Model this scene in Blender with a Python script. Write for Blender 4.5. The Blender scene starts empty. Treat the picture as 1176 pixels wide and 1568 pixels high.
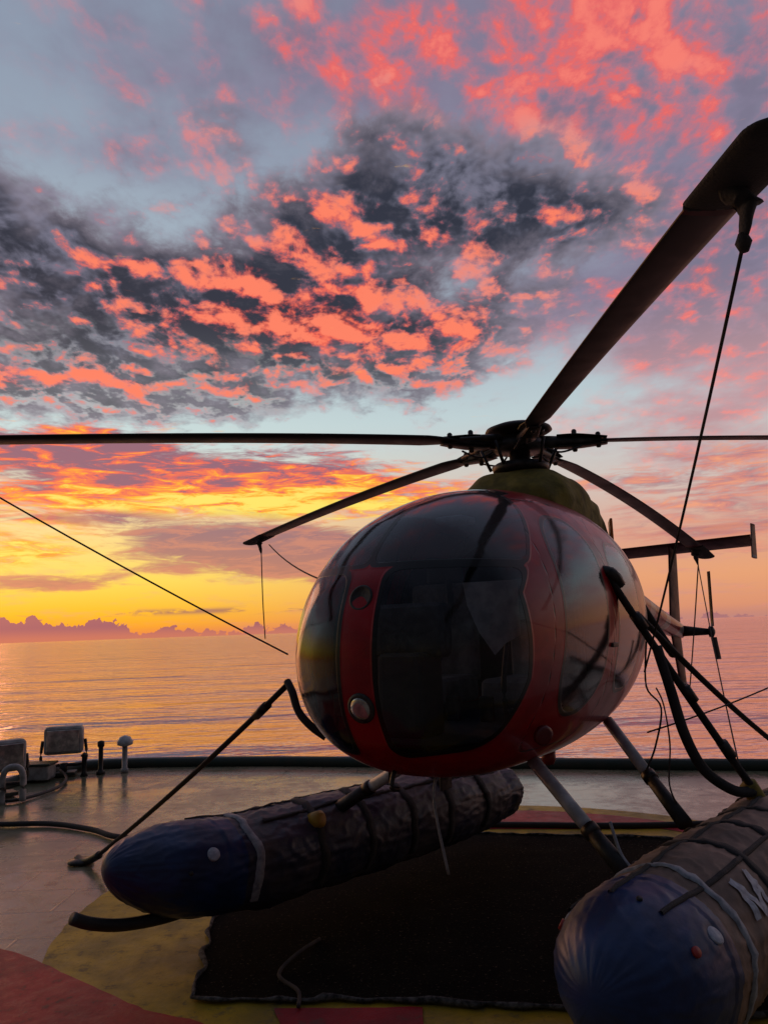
import bpy, bmesh, math, random
from mathutils import Vector, Matrix, noise
random.seed(4)
D2R=math.radians
scene=bpy.context.scene
def lin(h):
    h=h.lstrip('#'); o=[]
    for i in (0,2,4):
        c=int(h[i:i+2],16)/255
        o.append(c/12.92 if c<=0.04045 else ((c+0.055)/1.055)**2.4)
    return (o[0],o[1],o[2],1)
# ---------------------------------------------------------------- node DSL
class S:
    def __init__(s,nt,sock): s.nt=nt; s.k=sock
    def _m(s,op,o=None,o2=None,rev=False):
        return M(s.nt,op,*( [x for x in ((o,s) if rev else (s,o,o2)) if x is not None]))
    def __add__(s,o): return s._m('ADD',o)
    __radd__=__add__
    def __sub__(s,o): return s._m('SUBTRACT',o)
    def __rsub__(s,o): return s._m('SUBTRACT',o,rev=True)
    def __mul__(s,o): return s._m('MULTIPLY',o)
    __rmul__=__mul__
    def __truediv__(s,o): return s._m('DIVIDE',o)
    def __rtruediv__(s,o): return s._m('DIVIDE',o,rev=True)
def put(nt,inp,v):
    if isinstance(v,S): nt.links.new(v.k,inp)
    else: inp.default_value=v
def M(nt,op,*a):
    n=nt.nodes.new('ShaderNodeMath'); n.operation=op
    for i,v in enumerate(a): put(nt,n.inputs[i],v)
    return S(nt,n.outputs[0])
def VM(nt,op,*a):
    n=nt.nodes.new('ShaderNodeVectorMath'); n.operation=op
    for i,v in enumerate(a): put(nt,n.inputs[i],v)
    return S(nt,n.outputs['Value'] if op=='DOT_PRODUCT' else n.outputs[0])
def smooth(nt,v,lo,hi,a=0.0,b=1.0):
    n=nt.nodes.new('ShaderNodeMapRange'); n.interpolation_type='SMOOTHSTEP'
    put(nt,n.inputs[0],v)
    if hi<lo: lo,hi,a,b=hi,lo,b,a
    n.inputs[1].default_value=lo;n.inputs[2].default_value=hi;n.inputs[3].default_value=a;n.inputs[4].default_value=b
    return S(nt,n.outputs[0])
def mixc(nt,f,a,b,mode='MIX'):
    n=nt.nodes.new('ShaderNodeMix'); n.data_type='RGBA'; n.blend_type=mode; n.clamp_factor=True
    put(nt,n.inputs[0],f); put(nt,n.inputs[6],a); put(nt,n.inputs[7],b)
    return S(nt,n.outputs[2])
def comb(nt,x,y,z=0.0):
    n=nt.nodes.new('ShaderNodeCombineXYZ')
    for i,v in enumerate((x,y,z)): put(nt,n.inputs[i],v)
    return S(nt,n.outputs[0])
def nz(nt,vec,scale,detail=6,rough=0.55,dist=0.0,lac=2.0,dim='3D'):
    n=nt.nodes.new('ShaderNodeTexNoise'); n.noise_dimensions=dim
    if vec is not None: put(nt,n.inputs['Vector'],vec)
    n.inputs['Scale'].default_value=scale;n.inputs['Detail'].default_value=detail
    n.inputs['Roughness'].default_value=rough;n.inputs['Distortion'].default_value=dist;n.inputs['Lacunarity'].default_value=lac
    return S(nt,n.outputs['Fac'])
def ramp(nt,f,stops,interp='LINEAR'):
    n=nt.nodes.new('ShaderNodeValToRGB'); put(nt,n.inputs[0],f); cr=n.color_ramp; cr.interpolation=interp
    while len(cr.elements)<len(stops): cr.elements.new(0.5)
    for e,(p,c) in zip(cr.elements,stops): e.position=p; e.color=lin(c) if isinstance(c,str) else c
    return S(nt,n.outputs[0])
# ---------------------------------------------------------------- world
SUN_AZ=-29.0
w=bpy.data.worlds.new("World"); scene.world=w; w.use_nodes=True; nt=w.node_tree; nt.nodes.clear()
try:
    w.cycles.sampling_method='MANUAL'; w.cycles.sample_map_resolution=256
except Exception: pass
tc=nt.nodes.new('ShaderNodeTexCoord'); sp=nt.nodes.new('ShaderNodeSeparateXYZ'); nt.links.new(tc.outputs['Generated'],sp.inputs[0])
X,Y,Z=[S(nt,sp.outputs[i]) for i in range(3)]
Za=M(nt,'ABSOLUTE',Z)
az=M(nt,'ARCTAN2',X,Y)*57.2958
el=M(nt,'ARCSINE',M(nt,'MINIMUM',Za,0.9999))*57.2958
AE=comb(nt,az,el,0.0)
t=1.0/(Za+0.16)
px=X*t; py=Y*t
P=comb(nt,px,py,0.0)
def blobs(L):
    o=0.0
    for a,e,ra,re,wt in L:
        q=VM(nt,'MULTIPLY_ADD',AE,(1/ra,1/re,0),(-a/ra,-e/re,0))
        o=M(nt,'MULTIPLY_ADD',M(nt,'POWER',0.36788,VM(nt,'DOT_PRODUCT',q,q)),wt,o)
    return o
e90=el/90.0
R=lambda L:[(a/90,c) for a,c in L]
right=ramp(nt,e90,R([(0,'#D98E70'),(3,'#E9A377'),(6,'#DDA48C'),(10,'#D2C4BC'),(15,'#BFD0D4'),(22,'#A3B2C2'),(32,'#8E9AAE'),(45,'#8490A6'),(90,'#586078')]))
left=ramp(nt,e90,R([(0,'#F8912A'),(1.8,'#FFBE30'),(4,'#FFDC5C'),(8,'#FADA98'),(13.5,'#CCE0DE'),(21,'#B2C2CC'),(32,'#98A5B6'),(45,'#8490A6'),(90,'#586078')]))
col=mixc(nt,smooth(nt,az,14,-20),right,left)
D2='2D'
n_med=nz(nt,P,3.2,5,.55,.2,dim=D2)
fx=lambda dx,dy:comb(nt,px*1.25+(7.3+dx),py*1.0+(2.1+dy),0.0)
n_fine=nz(nt,fx(0,0),8.5,8,.62,.15,dim=D2)
n_off=nz(nt,fx(-.03,.040),8.5,3,.62,.15,dim=D2)
shade=(n_fine-n_off)       # >0 : side of each cloudlet that faces the set sun
n_lit=nz(nt,comb(nt,px*1.1+3.1,py*.95-5.2,0.0),4.4,8,.70,.25,dim=D2)
n_soft=nz(nt,comb(nt,px-9.0,py+4.0,0.0),2.2,5,.5,.25,dim=D2)
# high soft veil (pink)
vA=blobs([(15,41,18,9,.44),(2,38,8,4,.28),(24,25,12,9,.36),(-16,37,12,4,.18),(-20,32,9,1.8,.16),(12,22,9,3,.22),(28,15.5,13,4,.26),(60,30,25,20,.3),(-60,35,20,20,.3)])
dA=smooth(nt,n_soft*0.50+n_med*0.36+n_fine*0.22+vA,.54,.94)
litA=smooth(nt,n_lit*.60+n_med*.2+n_fine*.20+shade*.5+blobs([(13,37.5,14,3.8,.15),(20,33,9,3,.06),(24,22,9,6,-.01),(-16,36,12,6,-.06)]),.42,.78)
cA=ramp(nt,litA,[(0,'#837891'),(.35,'#B57385'),(.7,'#EE6460'),(1,'#FF7E6C')])
cA=mixc(nt,smooth(nt,n_soft*.55+n_med*.45-shade*.6,.50,.68,0,.5),cA,lin('#6E667C'))
cA=mixc(nt,smooth(nt,el,24,14,0,.5),cA,lin('#EDA8A2'))
col=mixc(nt,dA*0.92,col,cA)
# main alto-cumulus bank : dark slate with coral lit bellies
vB=blobs([(-26,27,9,4,.34),(-17,22,13,5,.34),(-6,26,11,7,.36),(8,29.5,10,5.5,.42),(1,34,5,3.5,.26),(17,28,8,4,.26),(3,21,11,2.6,.26),(-26,17,10,3.5,.30),(-10,17,10,2.6,.22),(4,18,7,2,.20),(-45,25,15,9,.4),(45,28,12,6,.3)])
dens=n_med*0.58+n_fine*0.46+vB
dB=smooth(nt,dens,.65,.86)
thick=smooth(nt,dens,.76,1.02)
litB=blobs([(-3,24.5,9,4.5,.13),(-13,24,6,2.4,.07),(-21,22.5,5,1.6,.04),(3,21,10,2.0,.15),(-26,17.6,9,.9,.28),(-25,29,7,2.6,-.12),(8,31,8,4.5,-.16),(-25,20.5,9,3.0,-.10),(16,31,6,3,.06),(-8,15.5,12,1.8,-.10)])
lsum=n_lit*0.70+n_fine*0.18+shade*.9+litB
lB=smooth(nt,lsum,.41,.70)
cBd=mixc(nt,smooth(nt,shade*.7+n_soft*.5,.14,.40),lin('#2F3240'),lin('#747386'))
cBd=mixc(nt,smooth(nt,el,23,15,0,.75),cBd,mixc(nt,smooth(nt,shade,-.1,.08),lin('#6C7078'),lin('#C4C8C8')))
cBl=ramp(nt,smooth(nt,lsum+n_fine*.5-.25,.30,.72),[(0,'#6E4458'),(.4,'#B74E58'),(.75,'#F5644F'),(1,'#FF8264')])
cB=mixc(nt,lB,cBd,cBl)
cB=mixc(nt,(1.0-thick)*.45,cB,lin('#A79CAC'))
col=mixc(nt,dB,col,cB)
# low orange/yellow streak deck
s1=nz(nt,comb(nt,az*0.10,el*0.62,0.0),1.25,7,.62,.4,dim=D2); s2=nz(nt,comb(nt,az*0.16+9.0,el*0.95,0.0),1.9,7,.66,.4,dim=D2)
vC=blobs([(-16,11.0,15,2.8,.42),(-3,9.8,9,2.0,.32),(-27,13.4,12,1.3,.26),(-26,6,8,2.5,.22),(24,9,12,4,.28),(30,5,12,2,.15),(-45,10,15,4,.3)])
dC=smooth(nt,s1*.6+s2*.4+vC,.64,.84)
heat=smooth(nt,s2*1.0+blobs([(-13,9.4,11,1.3,.20),(-2,9,9,1.4,.16),(-25,6,7,2.0,.16),(-12,13.2,18,1.2,-.14),(-22,11,10,.8,-.04)]),.38,.80)
cC=ramp(nt,heat,[(0,'#946678'),(.2,'#EC6A5C'),(.45,'#FC864C'),(.7,'#FFB234'),(1,'#FFE66A')])
cCr=ramp(nt,s2,[(.35,'#987C88'),(.5,'#CE8682'),(.68,'#F0A07E')])
cC=mixc(nt,smooth(nt,az,4,14),cC,cCr)
col=mixc(nt,dC,col,cC)
# mauve bank
vD=blobs([(-12,6.4,8.5,2.4,.52),(-3,5.4,7,1.8,.40),(-25,3.9,6,.8,.42),(-20,8.3,4,.7,.22),(5,4.8,8,1.8,.26),(24,6,9,1.4,.25),(-29,8.6,6,.7,.30)])
dD=smooth(nt,s1*0.45+s2*0.45+vD,.64,.86)
cD=mixc(nt,smooth(nt,el,3,9),lin('#BC7A6C'),lin('#8C6A7C'))
cD=mixc(nt,smooth(nt,s2,.42,.64,0,.6),cD,lin('#DC8A70'))
col=mixc(nt,dD*.94,col,cD)
lineh=(el-1.75)/0.2
thin=M(nt,'POWER',.36788,lineh*lineh)*smooth(nt,s1,.46,.56)*smooth(nt,az,18,4)
col=mixc(nt,thin*.8,col,lin('#9A6A66'))
ch=nz(nt,comb(nt,az*0.38,el*0.34,0.0),1.7,5,.6,.1,dim=D2)*2.9-0.95+blobs([(-25.5,.5,2.2,5,1.1),(-20.5,.5,2.4,5,.75)])-smooth(nt,az,-14,-2)*0.45
col=mixc(nt,smooth(nt,ch-el,-.03,.05),col,lin('#A0626C'))
col=mixc(nt,smooth(nt,el,1.0,0,0,.6),col,mixc(nt,smooth(nt,az,20,-20),lin('#B98480'),lin('#E8865A')))
# dim sky away from the sunset
back=smooth(nt,Y,.45,-.30)
dim=ramp(nt,e90,R([(0,'#26242A'),(15,'#2A2B33'),(45,'#3E4454'),(90,'#70788E')]))
col=mixc(nt,back*(0.60+n_med*0.75),col,dim)
sky=nt.nodes.new('ShaderNodeTexSky'); sky.sky_type='NISHITA'; sky.sun_disc=False
sky.sun_elevation=D2R(1.0); sky.sun_rotation=D2R(SUN_AZ); sky.dust_density=2.0
b1=nt.nodes.new('ShaderNodeBackground'); nt.links.new(sky.outputs[0],b1.inputs[0]); b1.inputs[1].default_value=0.01
b2=nt.nodes.new('ShaderNodeBackground'); put(nt,b2.inputs[0],col); b2.inputs[1].default_value=0.98
ad=nt.nodes.new('ShaderNodeAddShader'); nt.links.new(b1.outputs[0],ad.inputs[0]); nt.links.new(b2.outputs[0],ad.inputs[1])
wo=nt.nodes.new('ShaderNodeOutputWorld'); nt.links.new(ad.outputs[0],wo.inputs[0])
sl=bpy.data.lights.new('sun','SUN'); sl.energy=0.30; sl.angle=D2R(25); sl.color=(1,.42,.2)
so=bpy.data.objects.new('sun',sl); scene.collection.objects.link(so)
a=D2R(SUN_AZ-10); e=D2R(9); sd=Vector((math.sin(a)*math.cos(e),math.cos(a)*math.cos(e),math.sin(e)))
so.rotation_euler=(-sd).to_track_quat('-Z','Y').to_euler()
# ---------------------------------------------------------------- camera
cd=bpy.data.cameras.new('camera'); cam=bpy.data.objects.new('camera',cd); scene.collection.objects.link(cam); scene.camera=cam
cd.sensor_fit='VERTICAL'; cd.sensor_height=36; cd.sensor_width=36; cd.lens=27.55; cd.clip_start=.05; cd.clip_end=200000
p=D2R(8.53); r=D2R(2.05)
Rv=Vector((1,0,0)); U=Vector((0,-math.sin(p),math.cos(p))); F=Vector((0,math.cos(p),math.sin(p)))
cR=math.cos(r)*Rv-math.sin(r)*U; cU=math.cos(r)*U+math.sin(r)*Rv
mm=Matrix.Identity(4)
for i in range(3): mm[i][0]=cR[i]; mm[i][1]=cU[i]; mm[i][2]=-F[i]
mm[2][3]=1.75; cam.matrix_world=mm
scene.view_settings.view_transform='Standard'; scene.view_settings.look='None'; scene.view_settings.exposure=0
# ---------------------------------------------------------------- materials
def mat(name,c1,c2=None,rough=.5,metal=0,scale=8,bump=.0,bscale=40,coat=0,rvar=.1,detail=6,spec=.5):
    m=bpy.data.materials.new(name); m.use_nodes=True; nt=m.node_tree; b=nt.nodes['Principled BSDF']
    tc=nt.nodes.new('ShaderNodeTexCoord'); v=S(nt,tc.outputs['Object'])
    n=nz(nt,v,scale,detail,.6,.2)
    c2=c2 or tuple(x*.6 for x in c1[:3])+(1,)
    put(nt,b.inputs['Base Color'],mixc(nt,smooth(nt,n,.35,.65),c1,c2))
    put(nt,b.inputs['Roughness'],M(nt,'ADD',n,-.5)*(rvar*4)+rough)
    b.inputs['Metallic'].default_value=metal; b.inputs['Coat Weight'].default_value=coat; b.inputs['Coat Roughness'].default_value=.12
    b.inputs['Specular IOR Level'].default_value=spec
    if bump:
        bn=nt.nodes.new('ShaderNodeBump'); bn.inputs['Strength'].default_value=bump; bn.inputs['Distance'].default_value=.02
        put(nt,bn.inputs['Height'],nz(nt,v,bscale,4,.6)); nt.links.new(bn.outputs[0],b.inputs['Normal'])
    return m
c3=lambda r,g,b:(r,g,b,1)
m_black=mat('black_rubber',c3(.012,.012,.013),c3(.03,.03,.03),.6,bump=.2)
m_strap=mat('black_webbing',c3(.015,.015,.017),c3(.035,.032,.03),.8,bump=.4,bscale=120)
m_rope=mat('rope',c3(.07,.055,.045),c3(.04,.032,.03),.9,bump=.4,bscale=200)
m_metal=mat('dark_metal',c3(.02,.02,.022),c3(.06,.055,.05),.45,.6,scale=20)
m_blade=mat('blade_paint',c3(.012,.011,.012),c3(.022,.018,.018),.5,scale=6,spec=.3)
m_bladered=mat('blade_red',c3(.09,.01,.01),c3(.05,.01,.01),.5,spec=.3)
m_red=mat('red_paint',c3(.12,.006,.009),c3(.08,.005,.007),.4,coat=.2)
m_tail=mat('tail_paint',c3(.06,.005,.007),c3(.03,.004,.005),.5,spec=.2)
m_white=mat('white_paint',c3(.55,.56,.58),c3(.35,.36,.38),.4,scale=14)
m_olive=mat('olive_canvas',c3(.26,.20,.03),c3(.12,.10,.02),.85,scale=7,bump=.5,bscale=16)
m_blue=mat('blue_coated_fabric',c3(.009,.034,.125),c3(.006,.019,.07),.45,scale=5,bump=.18,bscale=8)
m_cover=mat('weathered_cover',c3(.26,.16,.115),c3(.13,.09,.07),.7,scale=4,bump=.3,bscale=10,detail=10)
m_coverd=mat('dark_cover',c3(.022,.028,.06),c3(.085,.07,.07),.5,scale=3,bump=.3,bscale=9,detail=10)
m_grey=mat('grey_webbing',c3(.34,.35,.38),c3(.2,.21,.24),.7,scale=25)
m_int=mat('cabin_trim',c3(.03,.03,.032),c3(.05,.05,.05),.7)
m_seat=mat('seat_fabric',c3(.22,.21,.21),c3(.12,.12,.12),.85,scale=10,bump=.5,bscale=20)
m_lens=mat('lamp_glass',c3(.65,.62,.58),c3(.3,.3,.3),.12,.7,scale=14)
m_yel=mat('yellow_fitting',c3(.5,.3,.02),c3(.35,.2,.02),.5)
m_redf=mat('red_fitting',c3(.4,.03,.02),c3(.25,.02,.02),.4)
m_green=mat('dark_green_coaming',c3(.012,.03,.022),c3(.03,.035,.025),.5,scale=5,bump=.3)
m_housing=mat('lamp_housing',c3(.35,.34,.33),c3(.2,.19,.18),.5,scale=10)
# ---------------------------------------------------------------- mesh helpers
def obj(name,me,parent=None):
    o=bpy.data.objects.new(name,me); scene.collection.objects.link(o)
    if parent: o.parent=parent
    return o
def mesh(name,verts,faces,mats,parent=None,smooth_=True,idx=None):
    me=bpy.data.meshes.new(name); me.from_pydata([tuple(v) for v in verts],[],faces); me.update()
    for m in (mats if isinstance(mats,list) else [mats]): me.materials.append(m)
    if smooth_: me.polygons.foreach_set('use_smooth',[True]*len(me.polygons))
    if idx: me.polygons.foreach_set('material_index',idx)
    return obj(name,me,parent)
def tube(name,pts,rad,m,parent=None,n=10,flat=None,subdiv=6,closed=False):
    pts=[Vector(q) for q in pts]
    if len(pts)>2 and subdiv>1:
        out=[];rr=[]
        for i in range(len(pts)-1):
            p0=pts[max(i-1,0)];p1=pts[i];p2=pts[i+1];p3=pts[min(i+2,len(pts)-1)]
            for k in range(subdiv):
                t=k/subdiv
                out.append(.5*((2*p1)+(p2-p0)*t+(2*p0-5*p1+4*p2-p3)*t*t+(3*p1-p0-3*p2+p3)*t**3))
                if isinstance(rad,list): rr.append(rad[i]*(1-t)+rad[i+1]*t)
        out.append(pts[-1]); 
        if isinstance(rad,list): rr.append(rad[-1]); rad=rr
        pts=out
    V=[];Fc=[]
    up=Vector((0,0,1))
    for i,q in enumerate(pts):
        d=(pts[min(i+1,len(pts)-1)]-pts[max(i-1,0)]).normalized()
        s=d.cross(up)
        if s.length<1e-3: s=d.cross(Vector((1,0,0)))
        s.normalize(); u=s.cross(d).normalized()
        rd=rad[i] if isinstance(rad,list) else rad
        for j in range(n):
            a=2*math.pi*j/n
            fw,fh=flat if flat else (1,1)
            V.append(q+s*math.cos(a)*rd*fw+u*math.sin(a)*rd*fh)
    for i in range(len(pts)-1):
        for j in range(n):
            Fc.append((i*n+j,i*n+(j+1)%n,(i+1)*n+(j+1)%n,(i+1)*n+j))
    Fc.append(tuple(range(n))[::-1]); Fc.append(tuple(range((len(pts)-1)*n,len(pts)*n)))
    return mesh(name,V,Fc,m,parent)
def box(name,c,size,m,parent=None,rot=None,bev=.01):
    bm=bmesh.new(); bmesh.ops.create_cube(bm,size=1)
    for v in bm.verts: v.co=Vector((v.co.x*size[0],v.co.y*size[1],v.co.z*size[2]))
    if bev: bmesh.ops.bevel(bm,geom=bm.edges[:],offset=min(bev,min(size)*.4),segments=3,affect='EDGES',profile=.6)
    if rot: bm.transform(rot.to_4x4())
    bm.transform(Matrix.Translation(Vector(c)))
    me=bpy.data.meshes.new(name); bm.to_mesh(me); bm.free(); me.materials.append(m)
    return obj(name,me,parent)
def lathe(name,prof,c,m,parent=None,n=32,axis=None):
    V=[];Fc=[]
    q=Vector((0,0,1)).rotation_difference(Vector(axis)) if axis else None
    for r_,z_ in prof:
        for j in range(n):
            v=Vector((r_*math.cos(2*math.pi*j/n),r_*math.sin(2*math.pi*j/n),z_))
            if q: v=q@v
            V.append(v+Vector(c))
    for i in range(len(prof)-1):
        for j in range(n): Fc.append((i*n+j,i*n+(j+1)%n,(i+1)*n+(j+1)%n,(i+1)*n+j))
    Fc.append(tuple(range(n))[::-1]); Fc.append(tuple(range((len(prof)-1)*n,len(prof)*n)))
    return mesh(name,V,Fc,m,parent)
def empty(name,loc=(0,0,0),rz=0):
    o=bpy.data.objects.new(name,None); scene.collection.objects.link(o); o.location=loc; o.rotation_euler=(0,0,rz); o.empty_display_size=.2
    return o
# ---------------------------------------------------------------- sea
def seamat():
    m=bpy.data.materials.new('sea_water'); m.use_nodes=True; nt=m.node_tree; nt.nodes.remove(nt.nodes['Principled BSDF']); out=nt.nodes['Material Output']
    g=nt.nodes.new('ShaderNodeNewGeometry'); mp=nt.nodes.new('ShaderNodeMapping'); nt.links.new(g.outputs['Position'],mp.inputs[0])
    mp.inputs['Rotation'].default_value=(0,0,D2R(8)); mp.inputs['Scale'].default_value=(.38,1,1)
    v=S(nt,mp.outputs[0])
    h=nz(nt,v,.045,1,.4,.2,dim='2D')*4.0+nz(nt,v,.24,3,.48,.4,dim='2D')*.95+nz(nt,v,1.3,2,.5,.3,dim='2D')*.14
    bn=nt.nodes.new('ShaderNodeBump'); bn.inputs['Strength'].default_value=1.0; bn.inputs['Distance'].default_value=1.0
    put(nt,bn.inputs['Height'],h)
    gl=nt.nodes.new('ShaderNodeBsdfGlossy'); gl.inputs['Roughness'].default_value=.15; gl.inputs[0].default_value=c3(1,.80,.76); nt.links.new(bn.outputs[0],gl.inputs['Normal'])
    df=nt.nodes.new('ShaderNodeBsdfDiffuse'); df.inputs[0].default_value=c3(.08,.03,.04)
    fr=nt.nodes.new('ShaderNodeFresnel'); fr.inputs[0].default_value=1.34; nt.links.new(bn.outputs[0],fr.inputs['Normal'])
    mx=nt.nodes.new('ShaderNodeMixShader'); put(nt,mx.inputs[0],M(nt,'MINIMUM',S(nt,fr.outputs[0])*1.1+.40,.97)); nt.links.new(df.outputs[0],mx.inputs[1]); nt.links.new(gl.outputs[0],mx.inputs[2])
    nt.links.new(mx.outputs[0],out.inputs[0])
    return m
me=bpy.data.meshes.new('sea'); bm=bmesh.new()
vs=[bm.verts.new(v) for v in ((-60000,-3000,-9),(60000,-3000,-9),(60000,60000,-9),(-60000,60000,-9))]; bm.faces.new(vs); bm.to_mesh(me); bm.free()
me.materials.append(seamat()); obj('sea',me)
# ---------------------------------------------------------------- ship deck
def deckmat():
    m=bpy.data.materials.new('deck_paint'); m.use_nodes=True; nt=m.node_tree; b=nt.nodes['Principled BSDF']
    tc=nt.nodes.new('ShaderNodeTexCoord'); v=S(nt,tc.outputs['Object'])
    n1=nz(nt,v,.9,6,.6,.5); n2=nz(nt,v,7,6,.65,.3); n3=nz(nt,v,45,4,.7)
    c=mixc(nt,smooth(nt,n1,.35,.65),c3(.18,.18,.11),c3(.27,.21,.13))
    c=mixc(nt,smooth(nt,n2,.54,.68),c,c3(.16,.085,.045))
    c=mixc(nt,smooth(nt,n3,.58,.66,0,.5),c,c3(.07,.055,.045))
    br=nt.nodes.new('ShaderNodeTexBrick'); put(nt,br.inputs['Vector'],v); br.inputs['Scale'].default_value=.55; br.inputs['Mortar Size'].default_value=.006
    br.inputs['Mortar Smooth'].default_value=.3
    c=mixc(nt,S(nt,br.outputs['Fac'])*.6,c,c3(.05,.05,.04))
    put(nt,b.inputs['Base Color'],c); b.inputs['Specular IOR Level'].default_value=1.0
    put(nt,b.inputs['Roughness'],smooth(nt,n1*.6+n2*.4,.38,.60,.13,.34))
    bn=nt.nodes.new('ShaderNodeBump'); bn.inputs['Strength'].default_value=.16; bn.inputs['Distance'].default_value=.01
    put(nt,bn.inputs['Height'],n3*.4+n2*.6+S(nt,br.outputs['Fac'])*.5+n1*2.0); nt.links.new(bn.outputs[0],b.inputs['Normal'])
    return m
outline=[(-5.4,-9),(-5.3,6),(-4.95,8.2),(-4.75,9.7),(-4.45,10.7),(-3.9,11.15),(-2,10.95),(0,10.45),(4.3,9.35),(10,8.1),(10,-9)]
V=[(x,y,0) for x,y in outline]+[(x,y,-9.5) for x,y in outline]; n=len(outline)
mesh('ship_deck',V,[tuple(range(n))[::-1]]+[(i,(i+1)%n,(i+1)%n+n,i+n) for i in range(n)],deckmat(),None,False)
tube('deck_edge_coaming',[(x,y,.05) for x,y in outline[:-1]],.07,m_green,n=8,subdiv=3,flat=(.8,1.1))
tube('deck_hose',[(-5,7.95,.03),(-3.9,7.88,.03),(-3.3,7.83,.03),(-2.8,7.55,.03),(-2.3,7.18,.03),(-1.2,7.2,.03),(.4,7.25,.03),(2,7.0,.03),(3.3,6.95,.03),(6,6.7,.03)],.024,m_strap)
def sheet(name,poly,z,m,parent=None):
    bm=bmesh.new(); f=bm.faces.new([bm.verts.new((x,y,z)) for x,y in poly]); bm.normal_update()
    if f.normal.z<0: f.normal_flip()
    me=bpy.data.meshes.new(name); bm.to_mesh(me); bm.free(); me.materials.append(m); return obj(name,me,parent)
def paint(name,c1,c2):
    m=bpy.data.materials.new(name); m.use_nodes=True; nt=m.node_tree; b=nt.nodes['Principled BSDF']
    tc=nt.nodes.new('ShaderNodeTexCoord'); v=S(nt,tc.outputs['Object'])
    n=nz(nt,v,2.5,8,.65,.3); n3=nz(nt,v,38,5,.75); n4=nz(nt,v,9,6,.7)
    c=mixc(nt,smooth(nt,n,.35,.65),c1,c2); c=mixc(nt,smooth(nt,n4,.54,.66,0,.6),c,c3(.10,.085,.06)); c=mixc(nt,smooth(nt,n3,.60,.68,0,.7),c,c3(.06,.05,.045))
    put(nt,b.inputs['Base Color'],c); put(nt,b.inputs['Roughness'],n4*.7+.2); b.inputs['Specular IOR Level'].default_value=.28
    bn=nt.nodes.new('ShaderNodeBump'); bn.inputs['Strength'].default_value=.3; bn.inputs['Distance'].default_value=.01; put(nt,bn.inputs['Height'],n3+n4); nt.links.new(bn.outputs[0],b.inputs['Normal'])
    return m
m_ypaint=paint('yellow_deck_paint',c3(.55,.34,.02),c3(.28,.19,.025))
m_rpaint=paint('red_deck_paint',c3(.46,.02,.025),c3(.28,.02,.025))
mk=empty('deck_marking')
cx,cy=.65,5.35
def wob(L_,k=.012):
    o=[]
    for i in range(len(L_)):
        a_=Vector(L_[i]);b_=Vector(L_[(i+1)%len(L_)]); m_=max(1,int((b_-a_).length/.06))
        for j in range(m_):
            q=a_.lerp(b_,j/m_); o.append((q.x+k*noise.noise(Vector((q.x*8,q.y*8,1))),q.y+k*noise.noise(Vector((q.x*8,q.y*8,7)))))
    return o
sheet('yellow_disc',wob([(cx+2.72*math.cos(a*math.pi/48),cy+2.72*math.sin(a*math.pi/48)) for a in range(96)]),.004,m_ypaint,mk)
sheet('red_inner',wob([(cx+2.5*math.cos(a*math.pi/48),cy+2.5*math.sin(a*math.pi/48)) for a in range(5,44)]+[(cx-1,cy+1.95),(cx+1.6,cy+1.6)]),.008,m_rpaint,mk)
sheet('red_bar',wob([(-2.6,5.02),(-2.1,4.72),(-1.22,4.02),(-.98,3.92),(-.75,3.75),(-.2,3.2),(-1.2,2.5),(-4,2.2),(-4,4.9)]),.008,m_rpaint,mk)
sheet('red_segment',wob([(-.6,3.98),(.1,3.94),(.05,3.0),(-.3,3.0)]),.012,m_rpaint,mk)
def matmat():
    m=bpy.data.materials.new('rubber_mat'); m.use_nodes=True; nt=m.node_tree; b=nt.nodes['Principled BSDF']
    tc=nt.nodes.new('ShaderNodeTexCoord'); v=S(nt,tc.outputs['Object'])
    n=nz(nt,v,3,6,.6); n2=nz(nt,v,48,5,.75)
    c=mixc(nt,smooth(nt,n,.35,.7),c3(.005,.005,.006),c3(.014,.013,.011))
    c=mixc(nt,smooth(nt,n2,.585,.66),c,c3(.14,.11,.08))
    put(nt,b.inputs['Base Color'],c); b.inputs['Roughness'].default_value=1; b.inputs['Specular IOR Level'].default_value=.05
    bn=nt.nodes.new('ShaderNodeBump'); bn.inputs['Strength'].default_value=1; bn.inputs['Distance'].default_value=.03
    put(nt,bn.inputs['Height'],n2); nt.links.new(bn.outputs[0],b.inputs['Normal'])
    return m
corn=[(-1.0,4.08),(.1,3.98),(1.6,3.72),(2.4,4.4),(2.9,6.3),(2.1,6.62),(.45,7.0),(-.85,7.05),(-1.15,5.2)]
pts=[]
for i in range(len(corn)):
    a_=Vector(corn[i]);b_=Vector(corn[(i+1)%len(corn)]); k=max(4,int((b_-a_).length/.04))
    for j in range(k):
        q=a_.lerp(b_,j/k); nn=noise.noise(Vector((q.x*5,q.y*5,0)))*.05+noise.noise(Vector((q.x*30,q.y*30,2)))*.025
        pts.append((q.x+nn,q.y-nn*.8))
lm=sheet('landing_mat',pts,.022,matmat())
ep=[(x,y,.026+.012*noise.noise(Vector((x*9,y*9,3)))) for x,y in pts[::2]]
tube('mat_edge_fringe',ep+[ep[0]],[.006+.020*max(0,noise.noise(Vector((q[0]*14,q[1]*14,1)))+.2) for q in ep+[ep[0]]],mat('mat_edge',c3(.14,.13,.12),c3(.015,.015,.015),.9,scale=30,bump=.8,bscale=80),lm,n=7,subdiv=2)
tube('loose_rope',[(-.45,4.75,.03),(-.55,4.5,.05),(-.62,4.3,.03),(-.5,4.1,.035),(-.48,3.95,.03)],.010,m_rope)
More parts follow.
